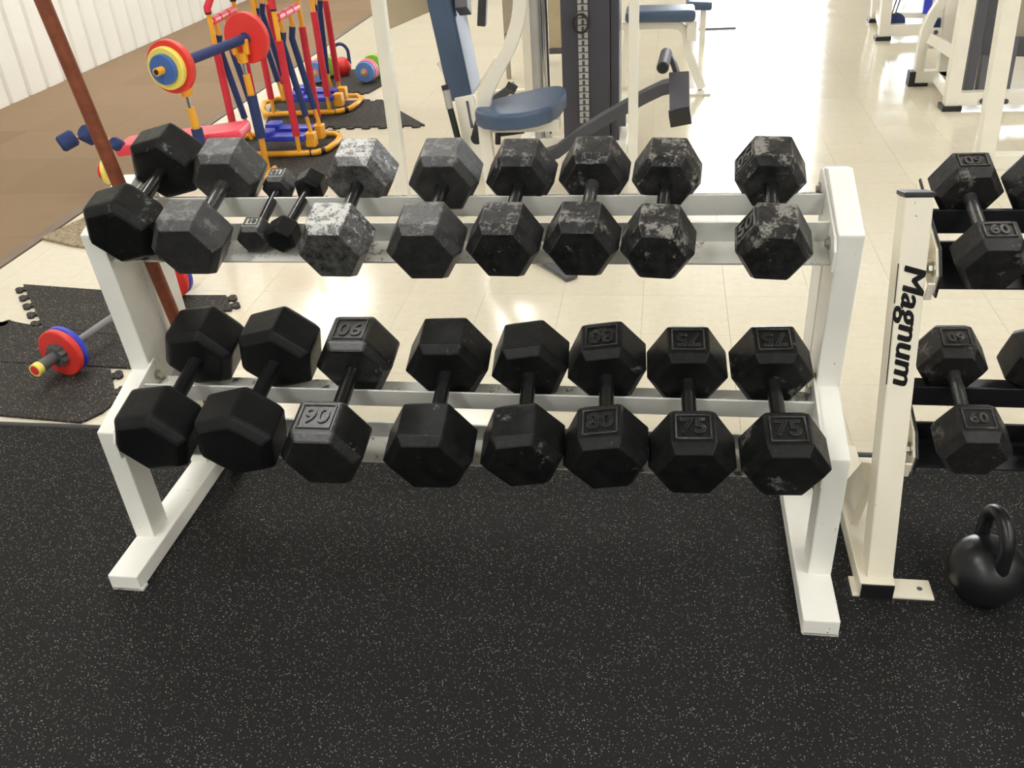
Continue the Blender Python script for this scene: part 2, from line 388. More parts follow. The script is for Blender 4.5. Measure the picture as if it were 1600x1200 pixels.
# ------------------------------------------------------------------ dumbbells
LAB = {}
def hexring(R, y): return [(R*math.cos(math.radians(60*i)), y, R*math.sin(math.radians(60*i))) for i in range(6)]
def dumbbell(key, p, label, group, mat, hr=.0165, hmat='handle', num=None, bev=.003, frame=False, numside=0, rear=None, numsize=None):
    X, Y, Z, yaw, tilt, roll, R, s1, s2 = p
    ax = V((-math.sin(yaw)*math.cos(tilt), math.cos(yaw)*math.cos(tilt), math.sin(tilt)))
    rt = V((math.cos(yaw), math.sin(yaw), 0)); up = rt.cross(ax)
    rt2 = rt*math.cos(roll)+up*math.sin(roll); up2 = -rt*math.sin(roll)+up*math.cos(roll)
    h = R*max(abs(math.sin(math.radians(60*i)+roll)) for i in range(6))
    base = V((X, Y, Z))-up*h
    t = thing('dumbbell', label, 'dumbbell', base, group)
    m3 = Matrix((rt2, ax, up2)).transposed(); t.rotation_mode = 'QUATERNION'; t.rotation_quaternion = m3.to_quaternion()
    co = m3.inverted() @ (up*h)
    small = R < .05; bi, bo = (.018, .020) if not small else (.010, .010)
    for sgn in (-1, 1):
        b = MB(); b.rings([[V(q)+co for q in hexring(r, sgn*yy)] for r, yy in ((R*.80, s1-bi), (R, s1), (R, s2), (R*.80, s2+bo))])
        hd = b.build('head', M[mat], t, bevel=bev, seg=2, local=True)
        nm = num if sgn < 0 else (rear if rear is not None else num)
        if nm:
            sz = numsize or R*.62
            me = text_mesh(nm, sz, .0026, .0008)
            me.materials.append(M['label'] if small else M[mat])
            no = bpy.data.objects.new('number', me); C.objects.link(no); no.parent = hd
            a = math.radians(90+60*numside); nrm = V((math.cos(a), 0, math.sin(a))); tx = V((math.sin(a), 0, -math.cos(a)))
            if small: me.materials[0] = M['decal']
            c = co+nrm*(R*.866+.0005)+V((0, sgn*(s1+s2)/2, 0))
            yy = V((0, 1, 0))
            if sgn > 0: tx, yy = -tx, -yy
            mm = Matrix((tx, yy, nrm)).transposed().to_4x4(); mm.translation = c; no.matrix_local = mm
            # raised border around the number
            fw, fh = R*.40, (s2-s1)*.40
            fr = MB(); w_ = .003
            def fb(x0, y0, x1, y1):
                q = []
                for zz in (-.001, .0024):
                    for xx, yv in ((x0, y0), (x1, y0), (x1, y1), (x0, y1)): q.append(c+tx*xx+yy*yv+nrm*zz)
                fr.add(q, [(3,2,1,0),(4,5,6,7),(0,1,5,4),(1,2,6,5),(2,3,7,6),(3,0,4,7)])
            fb(-fw, -fh, fw, -fh+w_); fb(-fw, fh-w_, fw, fh); fb(-fw, -fh, -fw+w_, fh); fb(fw-w_, -fh, fw, fh)
            if small:
                pl = MB(); pl.add([c+tx*xx+yy*yv+nrm*zz for zz in (-.001, .0010) for xx, yv in ((-fw*1.12, -fh*1.15), (fw*1.12, -fh*1.15), (fw*1.12, fh*1.15), (-fw*1.12, fh*1.15))], [(3,2,1,0),(4,5,6,7),(0,1,5,4),(1,2,6,5),(2,3,7,6),(3,0,4,7)])
                pl.build('label', M['label'], hd, local=True)
            fr.build('border', M['decal'] if small else M[mat], hd, local=True)
    L = s1-bi
    prof = [(-L-.004, hr*1.15), (-L+.004, hr*1.1), (-L+.012, hr), (0, hr*1.04), (L-.012, hr), (L-.004, hr*1.1), (L+.004, hr*1.15)]
    MB().lathe(co, (0, 1, 0), prof, 24).build('handle', M[hmat], t, smooth=True, local=True)
    return t
D = {
'T1':(-1.1895,1.9101,0.8698,-0.0193,0.2699,0.2586,0.0892,0.0896,0.1566),
'T2':(-1.0190,1.8757,0.8496,-0.0107,0.2749,0.0135,0.0855,0.0883,0.1573),
'T3':(-0.9060,1.9206,0.8193,0.0202,0.2567,-0.0187,0.0403,0.0797,0.1158),
'T4':(-0.8320,1.9166,0.8208,-0.0615,0.2532,0.4983,0.0376,0.0757,0.1150),
'T5':(-0.6889,1.8724,0.8459,-0.0017,0.2799,-0.0099,0.0818,0.0860,0.1575),
'T6':(-0.4871,1.8687,0.8447,0.0039,0.2741,0.0105,0.0827,0.0826,0.1576),
'T7':(-0.3170,1.8773,0.8425,-0.0345,0.2644,0.0069,0.0791,0.0844,0.1557),
'T8':(-0.1535,1.8784,0.8446,-0.0483,0.2727,0.0124,0.0793,0.0861,0.1535),
'T9':(0.0047,1.8753,0.8409,-0.0657,0.2767,-0.0293,0.0758,0.0840,0.1559),
'T10':(0.2285,1.8727,0.8412,-0.0352,0.2792,-0.0334,0.0762,0.0826,0.1550),
'B1':(-1.1112,1.7069,0.4632,-0.0152,0.2320,0.1711,0.0960,0.0921,0.1848),
'B2':(-0.9080,1.6963,0.4671,-0.0283,0.2452,0.3052,0.1010,0.0915,0.1776),
'B3':(-0.7119,1.6919,0.4518,-0.0071,0.2368,0.0199,0.0960,0.0971,0.1827),
'B4':(-0.4825,1.6922,0.4507,0.0221,0.2640,0.0309,0.0996,0.0917,0.1770),
'B5':(-0.2851,1.6991,0.4512,0.0466,0.2568,0.1595,0.0918,0.0880,0.1706),
'B6':(-0.1078,1.7004,0.4519,0.0485,0.2507,0.1444,0.0912,0.0865,0.1702),
'B7':(0.0719,1.7012,0.4456,0.0365,0.2534,0.0061,0.0906,0.0873,0.1695),
'B8':(0.2582,1.7056,0.4471,0.0446,0.2736,0.0168,0.0905,0.0870,0.1682),
'C1':(0.6514,1.9137,0.7933,0.0174,0.2947,0.0078,0.0734,0.0895,0.1414),
'D1':(0.6688,1.8339,0.4045,-0.0027,0.2748,0.0253,0.0775,0.0864,0.1554)}
GT, GB_ = 'dumbbells on the upper tier of the white rack', 'dumbbells on the lower tier of the white rack'
dumbbell('T1', D['T1'], 'large scuffed black hex dumbbell rolled on its edge, leftmost on the upper tier', GT, 'iron_scuffed', .015, bev=.006)
dumbbell('T2', D['T2'], 'large hex dumbbell with grey dusty top, just left of the two small ones', GT, 'iron_rough', .016, 'handle_worn')
dumbbell('T3', D['T3'], 'small hex dumbbell with boxed numbers on silvery top faces, left of the two small ones', GT, 'iron_rough', .0115, num='10', numsize=.020, bev=.002)
dumbbell('T4', D['T4'], 'small all-black hex dumbbell turned on its edge, right of the two small ones', GT, 'iron_clean', .0115, bev=.003)
dumbbell('T5', D['T5'], 'hex dumbbell with bright silvery rough tops, just right of the two small ones', GT, 'iron_bright', .0145)
dumbbell('T6', D['T6'], 'hex dumbbell with rough dark grey tops, next right of the silvery one', GT, 'iron_rough', .0145)
dumbbell('T7', D['T7'], 'black hex dumbbell with faint pale scratches on its sloping rim, fourth from the upper right', GT, 'iron_worn', .0145)
dumbbell('T8', D['T8'], 'chipped black hex dumbbell with pale rubbed edges, third from the right on the upper tier', GT, 'iron_worn', .0145, 'handle_worn')
dumbbell('T9', D['T9'], 'heavily chipped black hex dumbbell just left of the gap on the upper tier', GT, 'iron_worn_more', .014)
dumbbell('T10', D['T10'], 'chipped black hex dumbbell standing alone at the right end of the upper tier', GT, 'iron_worn_more', .0145, num='50', numside=1)
dumbbell('B1', D['B1'], 'large smooth black hex dumbbell tilted on its edge, leftmost on the lower tier', GB_, 'iron_clean', .018, 'iron_clean', bev=.007)
dumbbell('B2', D['B2'], 'large black hex dumbbell rolled with an edge uppermost, left of the one marked 90', GB_, 'iron_clean', .0175, 'iron_clean', bev=.006)
dumbbell('B3', D['B3'], 'black hex dumbbell with a shiny framed 90 on its top face', GB_, 'iron_shiny', .017, num='90', bev=.005)
dumbbell('B4', D['B4'], 'plain black hex dumbbell with dusty edges, next right of the one marked 90', GB_, 'iron_scuffed', .0165)
dumbbell('B5', D['B5'], 'tilted black hex dumbbell without a framed number, touching the one marked 80', GB_, 'iron_scuffed', .0165)
dumbbell('B6', D['B6'], 'tilted black hex dumbbell marked 80 on its top face', GB_, 'iron_scuffed', .0165, num='80')
dumbbell('B7', D['B7'], 'black hex dumbbell marked 75, second from the right end of the lower tier', GB_, 'iron_scuffed', .016, num='75')
dumbbell('B8', D['B8'], 'black hex dumbbell marked 75 at the right end of the lower tier', GB_, 'iron_scuffed', .016, num='75')
GC = 'dumbbells on the black railed rack'
dumbbell('C1', D['C1'], 'grey-brown worn hex dumbbell on the upper black rails, beside the lettered post', GC, 'iron_brown', .013, 'handle_worn', num='60', bev=.002, numsize=.038)
dumbbell('D1', D['D1'], 'dark worn hex dumbbell on the lower black rails, beside the lettered post', GC, 'iron_brown', .014, 'handle_worn', num='60', numsize=.038)
p = list(D['C1']); p[0] += .151; p[1] += .004; p[3] = .02
dumbbell('C2', p, 'worn hex dumbbell on the upper black rails, cut by the right edge of the photo', GC, 'iron_brown', .013, 'handle_worn')
p = list(D['D1']); p[0] += .195; p[5] = .35; p[3] = .05
dumbbell('D2', p, 'tilted dark hex dumbbell on the lower black rails, at the right edge of the photo', GC, 'iron_brown', .014, 'handle_worn')

# ------------------------------------------------------------------ white dumbbell rack
TH = math.radians(15); SD = V((0, math.cos(TH), math.sin(TH))); ND = V((0, -math.sin(TH), math.cos(TH)))
RL, RH, RD = .0739, .0488, .1030
xl, xr = -1.3128, .4053
rack = thing('dumbbell_rack', 'white two-tier steel rack carrying the hex dumbbells', 'rack', (-.45, 1.8, RZ))
KN = [(1.6215, .048), (1.6141, .379), (1.8151, .435), (1.7842, .810), (1.9907, .8795), (2.035, .868), (2.05, .825),
      (1.975, .80), (1.905, .772), (1.925, .405), (1.916, .378), (1.688, .325), (1.695, .048)]
def tray(base, s, n, X): return V((X, base[0], base[1]))+SD*s+ND*n
UP, LO = (1.7924, .7446), (1.606, .3335)
for side, (xo, fi, pi_) in {'l': (xl, xl+.078, xl+.052), 'r': (xr, xr-.078, xr-.052)}.items():
    a, b = sorted((xo, fi))
    MB().box((a, 1.4774, RZ), (b, 2.16, .0492)).build('foot', M['white'], rack, bevel=.004)
    MB().box((a+.003, 1.4774, RZ), (b+(.006 if side == 'l' else 0), 1.50, RZ+.006)).build('foot_pad', M['rail'], rack)
    a, b = sorted((xo, pi_))
    MB().poly([(a, y, z) for y, z in KN], (b-a, 0, 0)).build('front_post', M['white'], rack, bevel=.004)
    MB().beam((.5*(a+b), 1.998, .047), (.5*(a+b), 1.985, .81), b-a-.002, .115, (0, 1, 0)).build('rear_post', M['white'], rack, bevel=.004)
    ins = pi_ + (.0035 if side == 'l' else -.0035)
    for base in (UP, LO):
        sA = -.015
        pts = [tray(base, s, n, ins-.003) for s, n in ((sA, -.012), (sA+.008, .035), (sA+.03, .058), (.255, .060), (.272, .045), (.272, -.012), (.255, -.022), (sA+.02, -.022))]
        MB().poly(pts, (.006, 0, 0)).build('end_plate', M['white'], rack, bevel=.0015)
        for s, n in ((.045, .018), (.235, .02)):
            q = tray(base, s, n, ins); dx = .012 if side == 'l' else -.012
            b_ = MB(); b_.cyl(q, q+V((dx*.5, 0, 0)), .014, n=20); b_.cyl(q, q+V((dx, 0, 0)), .009, n=6); b_.build('bolt', M['bolt'], rack)
x0, x1 = xl+.059, xr-.059
def rails(parent, UP, LO, x0, x1, mled, mfl, RL=RL, RH=RH, RD=RD, tk=.005):
    for base in (UP, LO):
        def bx(s0, s1, n0, n1, m, nm, par=parent):
            pts = [tray(base, s0, n0, x0), tray(base, s1, n0, x0), tray(base, s1, n1, x0), tray(base, s0, n1, x0)]
            return MB().poly(pts, (x1-x0, 0, 0)).build(nm, m, par, bevel=.001)
        r = bx(0, RL, -tk, 0, mled, 'front_rail'); bx(RL, RL+tk, -tk, RH, mfl, 'flange', r)
        r = bx(RL+RD, RL+RD+RL, -tk, 0, mled, 'rear_rail'); bx(RL+RD-tk, RL+RD, -tk, RH, mfl, 'flange', r)
rails(rack, UP, LO, x0, x1, M['rail'], M['flange'])

# ------------------------------------------------------------------ second rack with the lettered post
r2 = thing('dumbbell_rack', 'cream rack with a lettered leaning post and black rails, right of the white rack', 'rack', (.6, 1.8, RZ))
UP2, LO2 = (1.8002, .6891), (1.7148, .2969)
for k, xo in enumerate((.466, 2.10)):
    MB().box((xo, 1.604, RZ), (xo+.077, 2.14, .047)).build('foot', M['cream'], r2, bevel=.003)
    MB().box((xo+.004, 1.600, RZ+.002), (xo+.074, 1.606, .044)).build('end_cap', M['black'], r2)
    MB().box((xo-.012, 1.604, RZ), (xo+.165, 1.664, RZ+.007)).build('foot_plate', M['cream'], r2, bevel=.002)
    MB().box((xo-.016, 1.600, RZ-.001), (xo+.169, 1.668, RZ+.001)).build('foot_pad', M['black'], r2)
    MB().cyl((xo+.139, 1.634, RZ+.006), (xo+.139, 1.634, RZ+.0078), .006).build('bolt_hole', M['charcoal'], r2)
    MB().box((xo+.01, 2.06, RZ), (xo+.13, 2.12, RZ+.02)).build('rear_plate', M['cream'], r2, bevel=.002)
    lo, hi = V((xo+.046, 1.622, .046)), V((xo+.046, 1.846, .866))
    d = (hi-lo).normalized(); nb = V((0, -d.z, d.y))   # front normal
    post = MB(); x, th = .028, .066
    q = []
    for P_ in (lo, hi):
        for sx in (-x, x):
            for back in (0, th): q.append(P_+V((sx, 0, 0))-nb*back)
    post.add(q, [(0,1,3,2),(4,6,7,5),(0,4,5,1),(2,3,7,6),(0,2,6,4),(1,5,7,3)])
    po = post.build('post', M['cream'], r2, bevel=.004)
    for zz, base in ((0, UP2), (1, LO2)):
        px = xo+.046+x if k == 0 else xo+.046-x
        sg = 1 if k == 0 else -1
        po_ = px+.016*sg
        pts = [tray(base, s, n, po_) for s, n in ((-.004, -.015), (.0, .03), (.045, .062), (.28, .066), (.28, -.022), (.012, -.022))]
        pl = MB().poly(pts, (.006*sg, 0, 0)).build('bracket', M['cream'], r2, bevel=.0015)
        pts = [tray(base, s, n, po_+.006*sg) for s, n in ((-.010, -.020), (-.006, .034), (.041, .067), (.285, .071), (.285, -.026), (.008, -.026))]
        MB().poly(pts, (.004*sg, 0, 0)).build('rail_plate', M['black_rail'], r2, bevel=.001)
        pts = [tray(base, s, n, po_) for s, n in ((-.010, -.026), (-.010, .016), (-.004, .016), (-.004, -.026))]
        MB().poly(pts, (-.014*sg, 0, 0)).build('bracket_lip', M['cream'], r2, bevel=.001)
        for s_ in (.055, .10):
            qq = tray(base, s_, .02, px); MB().cyl(qq, qq+V((.017*sg, 0, 0)), .012, n=16).build('spacer', M['cream'], r2)
        qq = tray(base, .026, .028, po_)
        b_ = MB(); b_.cyl(qq, qq-V((.003*sg, 0, 0)), .015, n=20); b_.cyl(qq, qq-V((.012*sg, 0, 0)), .010, n=6); b_.build('bolt', M['bolt'], r2)
    br = MB(); br.poly([(xo+.01, 1.81, .045), (xo+.01, 1.90, .045), (xo+.01, 1.92, .09), (xo+.01, 1.80, .24), (xo+.01, 1.74, .22)], (.02, 0, 0)); br.build('gusset', M['cream'], r2, bevel=.002)
    cp = MB(); q = []
    for P_ in (hi+d*.0005, hi+d*.010):
        for sx in (-x-.002, x+.002):
            for back in (-.002, th+.002): q.append(P_+V((sx, 0, 0))-nb*back)
    cp.add(q, [(0,1,3,2),(4,6,7,5),(0,4,5,1),(2,3,7,6),(0,2,6,4),(1,5,7,3)]); cp.build('post_cap', M['black'], r2, bevel=.002)
    if k == 0:
        # lettering runs down the front face: letter x axis points down the post, letter up axis points to +X
        m0 = text_mesh('Magnum', .082, .0004, 0.0, .22); me = bpy.data.meshes.new('lettering')
        bmt = bmesh.new()
        for dx_, dy_ in ((-.0030, 0), (-.0015, .0012), (0, 0), (.0015, -.0012), (.0030, 0)):
            k0 = len(bmt.verts); bmt.from_mesh(m0); bmt.verts.ensure_lookup_table()
            for v_ in bmt.verts[k0:]: v_.co.x += dx_; v_.co.y += dy_
        bmt.to_mesh(me); bmt.free(); me.materials.append(M['decal'])
        xs_ = [v.co.x for v in me.vertices]; ys_ = [v.co.y for v in me.vertices]
        no = bpy.data.objects.new('lettering', me); C.objects.link(no); no.parent = po
        top, bot = V((1421, 415, 0)), V((1403, 600, 0))
        def onface(px_, py_):
            dr = ray(px_, py_); t_ = (lo-CP).dot(nb)/dr.dot(nb); return CP+dr*t_
        A, B = onface(1428, 412), onface(1401, 601)
        length = abs((A-B).dot(d)); s_ = length/(max(xs_)-min(xs_))
        ctr = (A+B)/2; ctr.x = xo+.046+.003
        mm = Matrix((-d*s_, V((s_*.80, 0, 0)), nb)).transposed().to_4x4(); mm.translation = ctr+nb*.0006-world_loc(po)
        no.matrix_local = mm
        ub = MB(); bx_ = ctr+V((-s_*.80*.040-.002, 0, 0))
        for u0, u1 in ((.0, .32), (.42, 1.0)):
            p0 = bx_+d*(length/2-u0*length); p1 = bx_+d*(length/2-u1*length); ub.beam(p0+nb*.0004, p1+nb*.0004, .0022, .001, nb)
        ub.build('underline', M['decal'], po)
rails(r2, UP2, LO2, .466+.046+.054, 2.10+.046-.054, M['black_rail'], M['black_rail'], .0794, .0549, .1118)

# ------------------------------------------------------------------ kettlebells
def kettlebell(c, R, hh, label, yaw=0, mats=('kettle', 'kettle'), hr=.013, wide=.055, z0=RZ):
    t = thing('kettlebell', label, 'kettlebell', (c[0], c[1], z0))
    prof = [(0, R*.55), (.004, R*.62)]
    for i in range(1, 15):
        a = -pi/2+.55+(pi-.85)*i/14; prof.append((R*.93+R*math.sin(a)*.98, R*math.cos(a)*1.0))
    MB().lathe((0, 0, 0), (0, 0, 1), prof, 36).build('body', M[mats[0]], t, smooth=True, local=True)
    pts = []; top = R*1.55
    for i in range(15):
        a = pi*i/14; w = wide*(1 if abs(a-pi/2) < 1.2 else .95)
        pts.append(V((0, w*math.cos(a)*(1+.10*math.sin(a)), 0))+V((0, 0, top+(hh-hr-top)*math.sin(a)**.75 if 0 < i < 14 else top-.03)))
    ro = Matrix.Rotation(yaw, 3, 'Z')
    MB().path([ro @ q for q in pts], hr, 14).build('handle', M[mats[1]], t, smooth=True, local=True)
    return t
kb = gz(1541, 890, .08)
kettlebell((kb.x, kb.y), .0815, .245, 'black enamel kettlebell standing on the rubber floor below the black rails', yaw=.12, hr=.0155, wide=.056)
kettlebell((kb.x+.158, kb.y+.02), .072, .21, 'black kettlebell behind the first, mostly cut off by the right edge of the photo', yaw=.9, hr=.014, wide=.045)

# ------------------------------------------------------------------ brown pole leaning behind the left post
a, b = at(262, 470, 1.93), at(66, 0, 1.88)
d = (b-a).normalized(); lo = a-d*((a.z-.012)/d.z)
po = thing('pole', 'long rust brown steel pole leaning behind the left end of the white rack', 'pole', (lo.x, lo.y, .004))
MB().cyl(lo, a+d*1.6, .0165, n=24).build('shaft', M['rust'], po, smooth=True)
MB().cyl(lo-d*.006, lo+d*.02, .018, n=24).build('end_cap', M['black'], po, smooth=True)

# ------------------------------------------------------------------ puzzle mats and rug
def mat(px, label, name='puzzle_mat', teeth=(), mt='puzzle', z=.009, cat='mat', z0=0.0):
    P_ = [gz(x, y, z) for x, y in px]; out = []
    n_ = len(P_); ctr = sum(P_, V((0, 0, 0)))/n_
    for i in range(n_):
        a, b = P_[i], P_[(i+1) % n_]; out.append(a)
        if i in teeth:
            L = (b-a).length; k_ = max(2, int(L/.088)); u = (b-a)/L
            nn = V((u.y, -u.x, 0))
            if nn.dot((a+b)/2-ctr) < 0: nn = -nn
            for j in range(k_):
                c_ = a+(b-a)*((j+.5)/k_)
                for du, dn in ((-.020, 0), (-.016, .010), (-.028, .017), (-.026, .030), (-.014, .037), (.014, .037), (.026, .030), (.028, .017), (.016, .010), (.020, 0)):
                    out.append(c_+u*du+nn*dn)
    o = MB().poly([(p_.x, p_.y, z0+.0005) for p_ in out], (0, 0, z-z0)).build(name, M[mt])
    return tag(o, label, cat)
mat([(36, 444), (160, 453), (290, 461), (353, 461), (362, 484), (330, 486), (240, 512), (190, 524), (67, 510)], 'dark speckled puzzle mat under the left post, farther of the three beside the toy barbell', teeth=(2+1, 8))
mat([(20, 502), (67, 511), (190, 525), (204, 574), (0, 565), (-60, 560), (-60, 508), (4, 514)], 'dark speckled puzzle mat under the red toy plate, middle of the three', teeth=(7,))
mat([(0, 566), (172, 575), (182, 625), (160, 643), (135, 655), (125, 659), (-50, 643), (-50, 562)], 'dark speckled puzzle mat with a cut corner, nearest the rubber floor edge', teeth=(1,))
mat([(405, 212), (530, 205), (540, 240), (500, 285), (330, 290), (340, 225)], 'dark puzzle mat under the nearer pair of yellow toy rails', teeth=(0,), z=.009)
mat([(425, 158), (560, 157), (600, 158), (606, 162), (664, 195), (560, 198), (415, 196)], 'dark puzzle mat running to a point beside the white machine post', teeth=(1, 4, 5))
mat([(520, 108), (595, 109), (598, 132), (575, 145), (530, 140), (478, 130)], 'dark puzzle mat under the red toy kettlebell and stacked toy plates', teeth=(3,))
mat([(63, 371), (130, 340), (200, 318), (205, 345), (137, 386), (110, 382)], 'scrap of tan loop rug on the tiles behind the left post', 'rug', (), 'rug', .012, 'rug')

# ------------------------------------------------------------------ toy barbells
def disc(p, ax, r, th, hole=0.0):
    ax = V(ax).normalized(); e_ = min(.004, th*.3)
    return MB().lathe(V(p)-ax*th/2, ax, [(0, r-e_), (e_, r), (th-e_, r), (th, r-e_)], 40)
t = thing('toy_barbell', 'toy barbell with red and blue plates lying on the dark mats at the left', 'barbell', gz(190, 500, 0))
A = gz(100, 549, .094); B = gz(268, 433, .094); A.z = B.z = .0965; ax = (B-A).normalized()
end = A-ax*.135
MB().cyl(A-ax*.10, B+ax*.10, .0125, n=18).build('bar', M['bar_grey'], t, smooth=True)
for c_, s_ in ((A, -1), (B, 1)):
    disc(c_-ax*.012, ax, .086, .024).build('plate', M['red'], t, smooth=True)
    disc(c_+ax*.012, ax, .086, .022).build('plate', M['royal'], t, smooth=True)
    # toothed grey collar
    x_, y_, a_ = MB().frame(ax); rs = []
    for tt in (.024, .046):
        rs.append([c_+ax*s_*tt+(x_*math.cos(2*pi*i/20)+y_*math.sin(2*pi*i/20))*(.046 if i % 2 else .037)*(1 if tt < .03 else .85) for i in range(20)])
    MB().rings(rs).build('collar', M['grey_plastic'], t)
    MB().cyl(c_+ax*s_*.04, c_+ax*s_*.12, .020, n=20).build('sleeve', M['grey_plastic'], t, smooth=True)
    MB().cyl(c_+ax*s_*.115, c_+ax*s_*.138, .0225, n=20).build('end_ring', M['pale_yellow'], t, smooth=True)
    MB().cyl(c_+ax*s_*.137, c_+ax*s_*.1385, .017, n=20).build('end_cap', M['red'], t)

# ------------------------------------------------------------------ toy weight bench with its barbell
BK = .92
tb = thing('toy_weight_bench', 'toy weight bench with red seat, yellow frame and navy foam rollers', 'bench', gz(320, 245, 0))
s0, s1_ = at(192, 229, BK*4.62), at(384, 203, BK*4.70); zseat = (s0.z+s1_.z)/2
dd = (s1_-s0)
pd = MB(); pd.beam(s0, s1_, .20, .055); pd.build('seat', M['pink'], tb, bevel=.018, seg=3, smooth=True)
ux, uz = at(292, 150, BK*4.45), at(383, 88, BK*5.0)
for k, (px_, py_, Y_) in enumerate(((290, 150, 4.45), (378, 98, 5.0))):
    top_ = at(px_, py_, BK*Y_)
    f_ = V((top_.x+.02, top_.y, .02))
    MB().cyl(f_, V((f_.x, f_.y, top_.z*.45)), .016, n=14).build('upright', M['yellow'], tb, smooth=True)
    MB().cyl(V((f_.x, f_.y, top_.z*.34)), V((f_.x-.005, f_.y, top_.z*.72)), .027, n=16).build('foam_sleeve', M['navy'], tb, smooth=True)
    MB().cyl(V((f_.x-.005, f_.y, top_.z*.70)), V((f_.x-.01, f_.y, top_.z*.90)), .018, n=16).build('sleeve', M['yellow'], tb, smooth=True)
    MB().cyl(V((f_.x-.01, f_.y, top_.z*.88)), V((f_.x-.012, f_.y, top_.z*1.02)), .010, n=12).build('rod', M['chrome'], tb, smooth=True)
    h_ = V((f_.x-.012, f_.y, top_.z*1.0))
    cu = MB(); cu.cyl(h_, h_+V((0, 0, .05)), .026, .030, 16); cu.beam(h_+V((.028, 0, .04)), h_+V((.032, 0, .115)), .03, .022, (0, 1, 0)); cu.beam(h_+V((-.028, 0, .04)), h_+V((-.032, 0, .10)), .03, .022, (0, 1, 0))
    cu.build('bar_cradle', M['yellow'], tb, bevel=.004)
fr = MB(); zf = .018
a_, b_ = V((s0.x+.05, BK*4.65, 0)), V((s1_.x-.03, BK*4.70, 0))
fr.path([V((a_.x, BK*4.52, zf)), V((a_.x, BK*4.78, zf))], .014); fr.path([V((b_.x, BK*4.42, zf)), V((b_.x, BK*5.05, zf))], .014)
fr.path([V((a_.x, BK*4.65, zf)), V((a_.x+.02, BK*4.65, zseat-.03))], .014); fr.path([V((b_.x, BK*4.70, zf)), V((b_.x-.02, BK*4.70, zseat-.03))], .014)
fr.path([V((a_.x+.02, BK*4.65, zseat-.035)), V((b_.x, BK*4.70, zseat-.035))], .014); fr.build('frame', M['yellow'], tb, smooth=True)
ra, rb = at(150, 212, BK*4.55), at(196, 226, BK*4.60)
MB().path([ra, rb, V((s0.x+.05, BK*4.62, s0.z-.03))], .009).build('leg_bar', M['yellow'], tb, smooth=True)
for (x0_, y0_), (x1_, y1_), r_ in (((93, 227), (118, 213), .042), ((128, 205), (150, 216), .044), ((176, 222), (190, 230), .032)):
    p0, p1 = at(x0_, y0_, BK*4.50), at(x1_, y1_, BK*4.56)
    MB().lathe(p0, p1-p0, [(0, r_*.75), (.012, r_), ((p1-p0).length-.012, r_), ((p1-p0).length, r_*.75)], 20).build('foam_roller', M['navy'], tb, smooth=True)
MB().cyl(at(110, 218, BK*4.56), at(150, 210, BK*4.60), .008, n=10).build('axle', M['yellow'], tb, smooth=True)
p0 = at(166, 268, BK*4.45)
disc(p0, (1, .25, 0), .062, .02).build('side_plate', M['pale_yellow'], tb, smooth=True)
disc(p0+V((-.022, -.004, 0)), (1, .25, 0), .035, .02).build('side_plate', M['red'], tb, smooth=True)
# barbell in the cradles
A, B = at(268, 104, BK*4.36), at(386, 59, BK*5.06); ax = (B-A).normalized()
t = thing('toy_barbell', 'toy barbell with red, yellow and blue plates resting on the toy weight bench', 'barbell', (A.x, A.y, A.z))
MB().cyl(A-ax*.10, B+ax*.08, .013, n=14).build('bar', M['yellow'], t, smooth=True)
MB().cyl(A+ax*.03, B-ax*.03, .024, n=18).build('grip_sleeve', M['navy'], t, smooth=True)
fx = V((.42, -.9, .1))
disc(A, ax, .118, .035).build('plate', M['red'], t, smooth=True)
disc(A-ax*.034, ax, .094, .03).build('plate', M['pale_yellow'], t, smooth=True)
disc(A-ax*.060, ax, .067, .024).build('plate', M['blue'], t, smooth=True)
MB().cyl(A-ax*.07, A-ax*.115, .018, n=18).build('end_ring', M['yellow'], t, smooth=True)
MB().cyl(A-ax*.114, A-ax*.1165, .012, n=14).build('end_hole', M['black'], t)
disc(B, ax, .125, .035).build('plate', M['red'], t, smooth=True)
disc(B-ax*.02, ax, .03, .012).build('hub', M['navy'], t, smooth=True)
disc(B+ax*.034, ax, .092, .03).build('plate', M['pale_yellow'], t, smooth=True)

